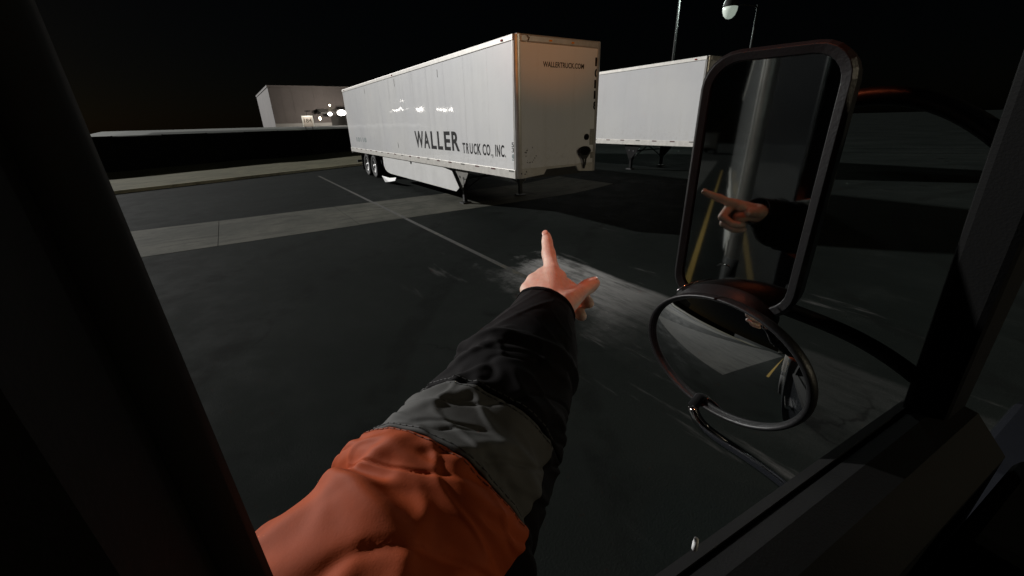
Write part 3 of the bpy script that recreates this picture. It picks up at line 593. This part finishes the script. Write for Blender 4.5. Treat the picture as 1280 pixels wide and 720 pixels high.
sw.tube([cst, cst-axs*.3], .03, 10); sw.build('steering_wheel', 'trim', tr, smooth=True)
st_ = tb('seat', 'trim', (-.75, -.62, 1.35), (-.15, -.12, 1.52), bev=.05); tb('seat_back', 'trim', (-.88, -.60, 1.5), (-.74, -.14, 2.25), st_, .05); tb('seat_base', 'steel', (-.65, -.52, 1.0), (-.25, -.22, 1.35), st_)
# bonnet, fenders, bumper, wheels
MB().prism([(1.03, -.12, 1.0), (1.03, -.12, 1.83), (1.8, -.12, 1.70), (2.75, -.12, 1.45), (3.0, -.12, 1.2), (3.0, -.12, .75), (1.9, -.12, .95)], (0, -1.66, 0)).build('bonnet', 'cabdark', tr, bevel=.06)
tb('grille', 'chrome', (3.004, -1.6, .8), (3.03, -.3, 1.2), bev=.01); tb('bumper', 'chrome', (2.75, SL-WD+.05, .4), (3.1, SL-.05, .72), bev=.05)
for y0, y1 in ((SL-.42, SL-.03), (SL-WD+.03, SL-WD+.42)):
    pts = [(1.35, y0, .95), (1.42, y0, 1.2), (1.65, y0, 1.38), (2.0, y0, 1.45), (2.4, y0, 1.36), (2.75, y0, 1.2), (2.95, y0, 1.1), (2.95, y0, .74), (2.62, y0, .74)]
    for i in range(9): a_ = math.pi*i/8; pts.append((2.0+.58*math.cos(a_), y0, .62+.58*math.sin(a_)))
    pts.append((1.35, y0, .74)); MB().prism(pts, (0, y1-y0, 0)).build('fender', 'cabdark', tr, bevel=.02)
    hl = tb('headlamp', 'glass', (2.953, y0+.06, .85), (2.985, y1-.06, 1.05), bev=.012)
def wheel(x, y, s):
    wh = empty('wheel', (x, y, .52)); wh.parent = tr
    MB().lathe([(.30, -.03), (.40, -.11), (.47, -.14), (.505, -.12), (.52, 0), (.505, .12), (.47, .14), (.40, .11), (.30, .03)], (0, 0, 0), (0, 1, 0), 36).build('tyre', 'tyre', wh, smooth=True)
    MB().lathe([(.295, .10*s), (.28, .11*s), (.26, .05*s), (.14, .06*s), (.12, .12*s), (.05, .14*s)], (0, 0, 0), (0, 1, 0), 32).build('rim', 'rim', wh, smooth=True)
for y, s in ((SL-.2, 1), (SL-WD+.2, -1)): wheel(2.0, y, s)
for x in (-2.9, -4.2):
    for y, s in ((SL-.05, 1), (SL-.38, -1), (SL-WD+.05, -1), (SL-WD+.38, 1)): wheel(x, y, s)
for y in (-.55, -1.4): tb('frame_rail', 'steel', (-4.9, y-.04, .72), (2.6, y+.04, .98-.06))
MB().tube([(-1.9, SL-.38, .62), (-.3, SL-.38, .62)], .3, 28).build('fuel_tank', 'chrome', tr, bevel=.02)
for i in range(2): tb('step', 'chrome', (-.1, SL-.28, .45+i*.3), (.75, SL-.06, .48+i*.3), bev=.005)
for i in range(5): y = -.97+(i-2)*.45; MB().ball((-.02, y, 3.57), (.07, .05, .035)).build('marker_lamp', 'amber', tr, smooth=True)
sp_ = bpy.data.lights.new('roof_marker_glow', 'SPOT'); sp_.energy = 820; sp_.color = (1, .33, .05); sp_.spot_size = R(21); sp_.spot_blend = 1.0; sp_.shadow_soft_size = .12
so = bpy.data.objects.new('roof_marker_glow', sp_); C.objects.link(so); sp0 = tk(.12, -.5, 3.62)
so.location = sp0; aim = TC+WV*1.0+Vector((0, 0, 4.45)); so.rotation_euler = (sp0-aim).to_track_quat('Z', 'Y').to_euler()

# lit amber lamp at the roof edge above the door; an added lip under it blocks its light from the window
am = MB().ball((.30, SL-.01, 3.36), (.06, .025, .028), 20, 12).build('roof_side_lamp', 'amber_lit', tr, smooth=True)
tb('roof_side', 'cabdark', (BF-.14, SL-.105, 3.025), (.66, SL-.014, 3.5))
MB().prism([(BF-.14, SL-.011, 2.95), (BF-.14, SL+.062, 2.955), (BF-.14, SL+.065, 2.985), (BF-.14, SL-.011, 2.975)], (.84, 0, 0)).build('lamp_shield', 'rubber', tr)  # lip added to shade the sleeve from the amber lamp
ald = bpy.data.lights.new('roof_side_glow', 'POINT'); ald.energy = 26; ald.color = (1, .20, .085); ald.shadow_soft_size = .03
alo = bpy.data.objects.new('roof_side_glow', ald); C.objects.link(alo); alo.parent = tr; alo.location = (.30, SL+.022, 3.36)

# ---- mirrors
DM = .85/math.cos(R(0))
def azp(px, py, D): d = ray(px, py); return EYE+d*(D/math.hypot(d.x, d.y))
mt_top = azp(883, 66, .85); mt_bot = azp(838, 362, .85)
vref = ray(911, 178).normalized(); rref = (-FW+LF*.004).normalized()
nm = (rref-vref).normalized()                                # mirror normal that shows the rig's flank at the photo's place
wdir = nm.cross(Vector((0, 0, 1))).normalized()              # along the glass
if wdir.dot(FW*0.5-LF) < 0: wdir = -wdir                    # towards the truck
updir = wdir.cross(nm).normalized()
if updir.z < 0: updir = -updir
c0 = azp(861, 216, .85)                                      # middle of the outer (left) edge
HH, MW = .30, .215
mg = empty('side_mirror'); mg.parent = tr
def mpt(a_, b_, c_): return T(c0+wdir*a_+updir*b_+nm*c_)
def rrect(w0, w1, h0, h1, r, n=6):
    pts = []
    for (cx_, cy_, a0) in ((w1-r, h1-r, 0), (w0+r, h1-r, 90), (w0+r, h0+r, 180), (w1-r, h0+r, 270)):
        for i in range(n+1): t_ = R(a0+90*i/n); pts.append((cx_+r*math.cos(t_), cy_+r*math.sin(t_)))
    return pts
# housing: a shallow shell with a lip round the glass
ZT = (azp(884, 66, .85)-c0).dot(updir); ZB = -.245
outer = rrect(0, MW, ZB, ZT, .055); inner = rrect(.018, MW-.018, ZB+.018, ZT-.018, .042)
m_ = MB(); n_ = len(outer)
rings = [[mpt(a_, b_, -.004) for a_, b_ in inner], [mpt(a_, b_, .006) for a_, b_ in inner], [mpt(a_, b_, .009) for a_, b_ in rrect(.006, MW-.006, ZB+.006, ZT-.006, .050)], [mpt(a_, b_, 0) for a_, b_ in outer], [mpt(a_, b_, -.045) for a_, b_ in outer], [mpt(MW/2+(a_-MW/2)*.86, b_*.93+.0, -.085) for a_, b_ in outer], [mpt(MW/2+(a_-MW/2)*.5, b_*.6, -.105) for a_, b_ in outer]]
for r_ in rings: pass
vs = [v for r_ in rings for v in r_]; fs = [(i*n_+k, i*n_+(k+1) % n_, (i+1)*n_+(k+1) % n_, (i+1)*n_+k) for i in range(len(rings)-1) for k in range(n_)]
fs += [tuple(range((len(rings)-1)*n_, len(rings)*n_)), tuple(range(n_-1, -1, -1))]
hsg = m_.add(vs, fs).build('mirror_housing', 'plastic', mg, smooth=False, bevel=.001)
gl = MB(); gl.add([mpt(a_, b_, 0.0005) for a_, b_ in inner], [tuple(range(len(inner)))]).build('mirror_glass', 'mirror', mg)
# convex mirror below
ZC = .745
cc = PX(897, 447, ZC); rc = 78/FL*ZC; AS = 1.42
vc = (cc-EYE).normalized(); nc = (-vc*1.0 + (-FW)*.30 + LF*.45 + Vector((0, 0, -.46))).normalized()
cg = empty('convex_mirror'); cg.parent = tr
sx_ = nc.cross(Vector((0, 0, 1))).normalized(); sy_ = sx_.cross(nc)
Mc = Matrix((T(sx_), T(sy_), T(nc))).transposed().to_4x4() @ Matrix.Diagonal((AS, 1, 1, 1)); Mc.translation = T(cc)
RS = .30; prof = []
for i in range(15): r_ = rc*.93*(1-i/14); prof.append((r_, math.sqrt(RS*RS-r_*r_)-math.sqrt(RS*RS-(rc*.93)**2)))
cm = MB(); cm.lathe(prof, (0, 0, 0), (0, 0, 1), 64); cm.f = [f for f in cm.f if len(f) == 4]; cm.v = [tuple(Mc @ Vector(v)) for v in cm.v]; cm.build('mirror_glass', 'mirror2', cg, smooth=True)
cm = MB().lathe([(rc*.925, -.004), (rc*.93, .004), (rc*.965, .009), (rc*.99, .006), (rc*1.0, -.006), (rc*.98, -.014), (rc*.90, -.03), (rc*.7, -.05), (rc*.35, -.062), (.01, -.066)], (0, 0, 0), (0, 0, 1), 64)
cm.v = [tuple(Mc @ Vector(v)) for v in cm.v]; cm.build('rim', 'plastic', cg, smooth=True); ccT, ncT = T(cc), T(nc)
# rounded black mount between the two mirrors
pc = PX(905, 383, .80)
MB().ball(T(pc), (.075, .098, .052), 32, 20).build('mirror_mount', 'plastic', mg, smooth=True)
MB().tube([T(PX(846, 364, .73)), T(PX(856, 358, .73)), T(PX(870, 352.5, .73)), T(PX(890, 348.5, .735))], [.0012, .0022, .0024, .0014], 8).build('mount_highlight', 'chrome', mg, smooth=True)  # thin bright arc put in as the highlight along the mount's top
# chrome bracket tubing
def bez(P, n=24):
    out = []
    for i in range(n+1):
        t_ = i/n; Q = [Vector(p) for p in P]
        while len(Q) > 1: Q = [Q[k].lerp(Q[k+1], t_) for k in range(len(Q)-1)]
        out.append(Q[0])
    return out
MB().tube(bez([T(PX(866, 508, .80)), T(PX(872, 540, .78)), T(PX(900, 556, .77)), T(PX(960, 566, .78)), (.82, SL+.02, SZ-.28), (.84, SL-.012, SZ-.28)]), .0105, 14).build('bracket', 'chrome', mg, smooth=True)
MB().tube([T(PX(866, 508, .80)), ccT-ncT*.055], .010, 10).build('bracket', 'plastic', mg, smooth=True)
MB().tube(bez([mpt(MW*.5, ZT*.5, -.09), mpt(MW*.9, ZT*.6, -.12), (.86, SL+.1, 2.42), (.86, SL-.02, 2.32)]), .014, 12).build('bracket', 'plastic', mg, smooth=True)
MB().tube(bez([mpt(MW*.5, ZB*.9, -.08), mpt(MW*.9, ZB*1.1, -.1), (.88, SL+.1, 2.0), (.9, SL-.02, 1.93)]), .014, 12).build('bracket', 'plastic', mg, smooth=True)
MB().tube([T(pc), mpt(MW*.5, ZB*.85, -.06)], .02, 12).build('bracket', 'plastic', mg, smooth=True)
# yellow bay line beside the own rig, seen in the flat mirror
yl = MB().add([tk(-40, .70, .005), tk(-4.6, .70, .005), tk(-4.6, .80, .005), tk(-40, .80, .005)], [(0, 1, 2, 3)]).build('bay_line', 'yellow'); tag(yl, kind='structure')

# pale sheets painting in the lit ground behind and beside the own rig, seen only in the mirrors
ap = MB().add([tk(-60, 1.6, .004), tk(-2.0, 1.6, .004), tk(-2.0, 6.5, .004), tk(-60, 6.5, .004)], [(0, 1, 2, 3)]).build('lit_lot_sheet', 'lit_lot'); tag(ap, kind='structure')
ap2 = MB().add([tk(-60, 9.5, .004), tk(-16.0, 9.5, .004), tk(-16.0, 16, .004), tk(-60, 16, .004)], [(0, 1, 2, 3)]).build('lit_lot_sheet', 'lit_lot'); tag(ap2, kind='structure')

# ================================================================== PERSON (left arm pointing, right hand with the phone)
body = MB()
def chain(pts, rad):
    for i in range(len(pts)-1): body.capsule(pts[i], pts[i+1], rad[i], rad[i+1])
W_ = PX(684, 392, .50)
iM = PX(690, 341, .556); mM = PX(679, 345, .560); rM = PX(668, 352, .552); pM = PX(660, 362, .538)
chain([iM, PX(688, 329, .574), PX(685.6, 316, .592), PX(684.8, 309.5, .602), PX(684, 303, .612), PX(683, 294.5, .624)], [.0128, .0103, .0110, .0091, .0093, .0071])
chain([mM, PX(705, 354, .603), PX(727, 369, .594), PX(736, 379, .572)], [.0115, .0105, .0092, .0082])
chain([rM, PX(695, 374, .598), PX(718, 387, .588), PX(727, 395, .566)], [.011, .010, .009, .008])
chain([pM, PX(682, 388, .580), PX(702, 399, .574), PX(711, 404, .556)], [.010, .009, .0078, .007])
tC = PX(703, 382, .503); tM = PX(719, 369, .527)
chain([tC, tM, PX(727, 364, .537), PX(733, 359.5, .545), PX(738, 356.5, .551), PX(743, 354, .557)], [.0165, .0132, .0104, .0112, .0108, .0085])
wA = PX(676, 388, .495); wB = PX(694, 396, .490)
for p_, r0, r1 in ((iM, .019, .0135), (mM, .020, .013), (rM, .019, .0125), (pM, .017, .0115)):
    body.capsule(wA.lerp(wB, .6 if p_ is iM else .3), p_, r0, r1)
body.capsule(wB, iM.lerp(tM, .25), .019, .0135); body.capsule(wB, tC, .0185, .017); body.capsule(tC, iM, .0145, .0115); body.capsule(tM, iM.lerp(tC, .35), .0105, .011)
body.capsule(iM, mM, .0125, .012); body.capsule(mM, rM, .012, .0115); body.capsule(rM, pM, .0115, .0105)
body.capsule(W_, PX(703, 372, .56), .018, .014); body.capsule(PX(690, 372, .545), PX(700, 385, .56), .014, .014)
# sleeve stations: (left edge px, right edge px, depth)
ST = [((650, 370), (714, 402), .500), ((628, 394), (717, 436), .470), ((583, 434), (713, 497), .437), ((545, 476), (703, 550), .402), ((482, 545), (688, 622), .352), ((414, 606), (664, 706), .305), ((330, 690), (628, 812), .275), ((262, 800), (600, 930), .255), ((150, 960), (560, 1080), .240)]
cen = []; rads = []
for (a_, b_, z_) in ST:
    A_, B_ = PX(*a_, z_), PX(*b_, z_); cen.append((A_+B_)/2); rads.append((A_-B_).length/2)
sh = cen[-1]+(cen[-1]-cen[-2])*1.0
body.capsule(W_, cen[3], .026, .034); body.capsule(cen[3], cen[5], .034, .042); body.capsule(cen[5], cen[-1], .042, .045)
# torso, neck, head and right arm behind the camera
head = tk(-.27, -.13, H+.02); neck = tk(-.33, -.14, H-.16); chest = tk(-.36, -.17, H-.45); hip = tk(-.45, -.37, 1.62)
shl = tk(-.26, .03, H-.30); shr = tk(-.42, -.38, H-.30)
body.capsule(cen[-1], shl, .045, .055); body.capsule(shl, shr, .06, .06); body.capsule(neck-Vector((0, 0, .08)), head-Vector((0, 0, .05)), .055, .052); body.capsule(chest, hip, .14, .14); body.capsule(chest, neck, .13, .05)
Mh = Matrix((FW, LF, Vector((0, 0, 1)))).transposed()
body.ball(head+Vector((0, 0, .03)), (.095, .075, .10), 24, 16, Mh); body.ball(head+FW*.02-Vector((0, 0, .06)), (.07, .056, .06), 20, 14, Mh)
body.capsule(head+FW*.088+Vector((0, 0, .015)), head+FW*.105-Vector((0, 0, .025)), .009, .014); body.capsule(head+FW*.082+LF*.02-Vector((0, 0, .062)), head+FW*.082-LF*.02-Vector((0, 0, .062)), .009, .009)
for s in (-1, 1): body.ball(head+LF*.077*s+Vector((0, 0, -.005)), (.018, .008, .032), 12, 8, Mh); body.capsule(head+FW*.083+LF*.014*s+Vector((0, 0, .035)), head+FW*.078+LF*.045*s+Vector((0, 0, .035)), .008, .007)
elr = tk(-.22, -.48, H-.50); wrr = EYE-fx*.035+cx*.135-cu*.085
body.capsule(shr, elr, .052, .042); body.capsule(elr, wrr, .040, .027)
pr_ = EYE-fx*.028+cx*.10-cu*.045                              # right palm beside the phone
body.capsule(wrr, pr_, .024, .022)
for i in range(4):
    yb = .03-i*.021; p0 = EYE-fx*.030+cx*.098+cu*(yb-.045); p1 = EYE-fx*.004+cx*.094+cu*(yb-.04)-cx*.0; p2 = EYE-fx*.0155+cx*.062+cu*(yb-.036)
    body.capsule(pr_, p0, .013, .010); body.capsule(p0, p1-fx*.014, .010, .009); body.capsule(p1-fx*.014, p2, .009, .0075)
body.capsule(pr_, EYE-fx*.055+cx*.075-cu*.02, .014, .011); body.capsule(EYE-fx*.055+cx*.075-cu*.02, EYE-fx*.044+cx*.045+cu*.0, .011, .009)
person = body.build('person', 'skin', smooth=True)
rm_ = person.modifiers.new('remesh', 'REMESH'); rm_.mode = 'VOXEL'; rm_.voxel_size = .0026; rm_.use_smooth_shade = True
cs = person.modifiers.new('smooth', 'SMOOTH'); cs.factor = .5; cs.iterations = 7
tag(person, 'person in orange, grey and black jacket pointing a bare left hand at the trailers', 'person')
# nails
def nail(tip, base, side_n, w_, l_):
    d_ = (tip-base).normalized(); n_ = (side_n-d_*side_n.dot(d_)).normalized(); s_ = d_.cross(n_)
    Mn = Matrix((d_, s_, n_)).transposed(); MB().ball(tip+n_*.0070-d_*.001, (l_, w_, .0016), 14, 8, Mn).build('fingernail', 'nail', person, smooth=True)
nail(PX(742.5, 354, .556), PX(733, 359.5, .545), cu*1.0-fx*.2, .0058, .0075)
nail(PX(683, 294.5, .624), PX(684, 304, .612), (cu*.7-cx*.4-fx*.6), .0050, .0062)
# ---- jacket
jk = empty('jacket'); jk.parent = person
def cat(P, t_):
    n = len(P)-1; i = min(int(t_), n-1); f = t_-i; p0, p1, p2, p3 = P[max(i-1, 0)], P[i], P[i+1], P[min(i+2, n)]
    return .5*((2*p1)+(p2-p0)*f+(2*p0-5*p1+4*p2-p3)*f*f+(3*p1-p0-3*p2+p3)*f*f*f)
def gauss(x, s): return math.exp(-(x/s)**2)
SEG = 240
def sleeve(cen, rads, t0, t1, n, fold=1.0, seed=0.0, flare=0.0):
    rings = []
    for i in range(n+1):
        t_ = t0+(t1-t0)*i/n; p = cat(cen, t_); r = cat(rads, t_)
        WN = 2.2; d_ = (cat(cen, min(t_+WN, len(cen)-1))-cat(cen, max(t_-WN, 0))).normalized()
        s_ = (cx-d_*cx.dot(d_)).normalized(); b_ = d_.cross(s_)              # s_: picture right, b_: away / towards the eye
        ring = []
        for k in range(SEG):
            a_ = 2*math.pi*k/SEG; ca_, sa_ = math.cos(a_), math.sin(a_)
            q = Vector((ca_*1.3, sa_*1.3, t_*1.15+seed))
            w1 = noise.noise(Vector((q.x*1.0+t_*.5, q.y, q.z*1.5)))
            w2 = noise.noise(Vector((q.x*.9+3, q.y*.9, q.z*4.2+ca_*1.1)))
            rv = noise.noise(Vector((q.x*.75+3.3, q.y*.75+.4, q.z*1.0+ca_*1.3+sa_*.5))); rid = gauss(rv, .2)
            rv2 = noise.noise(Vector((q.x*1.2+2, q.y*1.2+9, q.z*1.7-ca_*1.0))); rid2 = gauss(rv2-.1, .10)
            crs = gauss(noise.noise(Vector((q.x*.5-4+w1*.4, q.y*.5+2, q.z*1.9+ca_*1.1-sa_*.9))), .07)*sstep(.5, 1.6, t_)
            amp = fold*(.25+.75*sstep(.4, 3.2, t_))
            dr = r*(.06*w1+.014*w2+.05*rid+.022*rid2-.03-.028*crs)*amp
            # elbow: deep folds where the arm bends, on the upper left
            e = gauss(t_-5.15, .35)*max(0, -ca_)*.05+gauss(t_-5.45-.25*sa_, .16)*-.14*max(0, -ca_*.8+.25)+gauss(t_-4.75+.3*sa_, .10)*-.05+gauss(t_-5.9-.3*ca_, .14)*.09
            e += gauss(t_-2.05+.25*ca_, .09)*.06-gauss(t_-2.3+.25*ca_, .09)*.045+(.05 if t_ < .20 else .05*gauss(t_-.20, .02))+.02*gauss(t_-.12, .015)-.035*gauss(t_-.19, .012)-.03*(gauss(t_-3.48, .02)+gauss(t_-4.72, .02))
            dr += r*e*fold
            ring.append(p+(s_*ca_+b_*sa_)*(r+dr))
        rings.append(ring)
    return rings
def sleeve_obj(name, m_, rings, parent, keep=None):
    mb = MB(); n = len(rings)
    mb.add([v for r_ in rings for v in r_], [(i*SEG+k, i*SEG+(k+1) % SEG, (i+1)*SEG+(k+1) % SEG, (i+1)*SEG+k) for i in range(n-1) for k in range(SEG) if keep is None or keep(k)])
    o = mb.build(name, m_, parent, smooth=True); s = o.modifiers.new('thick', 'SOLIDIFY'); s.thickness = .0025; s.offset = -1; return o
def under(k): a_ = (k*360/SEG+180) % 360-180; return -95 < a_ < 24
full = cen[:7]+[cen[6].lerp(shl, .5), shl]; rf = rads[:7]+[.088, .085]
# seams between the colours run slightly askew round the sleeve: cut the tube where t = seam(angle)
def cut(ts):                                                   # resample so panel seams follow curves
    return ts
N0 = sleeve(full, rf, 0, 3.48, 112); N1 = sleeve(full, rf, 3.48, 4.72, 50); N2 = sleeve(full, rf, 4.72, 8, 120)
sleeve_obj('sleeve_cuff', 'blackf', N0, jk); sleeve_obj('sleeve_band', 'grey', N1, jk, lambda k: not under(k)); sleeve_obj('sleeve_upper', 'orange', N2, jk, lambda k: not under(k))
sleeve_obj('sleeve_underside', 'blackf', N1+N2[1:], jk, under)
for ts, mm in ((.215, 'blackf'), (3.43, 'thread'), (3.54, 'thread'), (4.66, 'thread'), (4.78, 'thread2')):   # topstitching beside each seam
    rg = sleeve(full, rf, ts, ts+.01, 1)[0]; ctr_ = sum(rg, Vector())/SEG; stc = MB()
    for k in range(0, SEG, 3):
        if ts > 3 and under(k): continue
        a_, b_ = [p+(p-ctr_).normalized()*.0003 for p in (rg[k], rg[(k+2) % SEG])]; stc.tube([a_, b_], .00055, 5)
    stc.build('stitching', mm, jk)
# right sleeve and front of the jacket
rc_ = [wrr.lerp(elr, .18), wrr.lerp(elr, .5), elr, elr.lerp(shr, .5), shr]; rr_ = [.04, .052, .062, .075, .085]
sleeve_obj('sleeve_cuff', 'blackf', sleeve(rc_, rr_, 0, 1.0, 24, .6, 5), jk); sleeve_obj('sleeve_upper', 'orange', sleeve(rc_, rr_, .98, 4, 60, .6, 5), jk)
jb = MB(); jb.capsule(shl, shr, .095, .095, 32); jb.capsule(shl.lerp(shr, .3), shl.lerp(shr, .3)*.0+tk(-.40, -.22, 1.62), .13, .15, 32); jb.capsule(shl.lerp(shr, .7), tk(-.48, -.42, 1.62), .13, .15, 32); jb.capsule(shl.lerp(shr, .5), neck-Vector((0, 0, .02)), .1, .075, 24)
jo = jb.build('jacket_body', 'orange', jk, smooth=True); r2 = jo.modifiers.new('remesh', 'REMESH'); r2.mode = 'VOXEL'; r2.voxel_size = .008; r2.use_smooth_shade = True; s2 = jo.modifiers.new('s', 'SMOOTH'); s2.iterations = 6
hb = MB(); hb.ball(head+Vector((0, 0, .045))-FW*.012, (.097, .081, .094), 24, 16, Mh); hb.v = [v for v in hb.v]; hair = hb.build('hair', 'hair', person, smooth=True)
for s in (-1, 1): MB().ball(head+FW*.085+LF*.03*s+Vector((0, 0, .018)), .0115, 12, 8).build('eye', 'eye', person, smooth=True)
lgm = MB()
for s in (0, 1):
    y = -.22-.24*s; lgm.capsule(tk(-.45, y, 1.62), tk(.0, y, 1.64), .095, .075, 20); lgm.capsule(tk(0.0, y, 1.64), tk(.1, y, 1.15), .075, .055, 20)
    lgm.capsule(tk(.1, y, 1.09), tk(.28, y, 1.06), .05, .04, 16)
lgm.build('trousers', 'denim', person, smooth=True)
# phone just behind the lens
ph = MB(); Mp = Matrix((cx, cu, fx)).transposed()
pts = [EYE-fx*.006-cu*.028+cx*a_+cu*b_ for a_, b_ in rrect(-.055, .022+.03, -.07, .045, .012)]
ph.prism(pts, -fx*.008); pho = ph.build('smartphone', 'phone', bevel=.001); tag(pho, 'black smartphone held up in the right hand beside the face', 'phone')
MB().lathe([(.006, 0), (.006, .0025), (.004, .003)], EYE-fx*.0058, fx, 20).build('camera_lens', 'lens', pho, smooth=True)
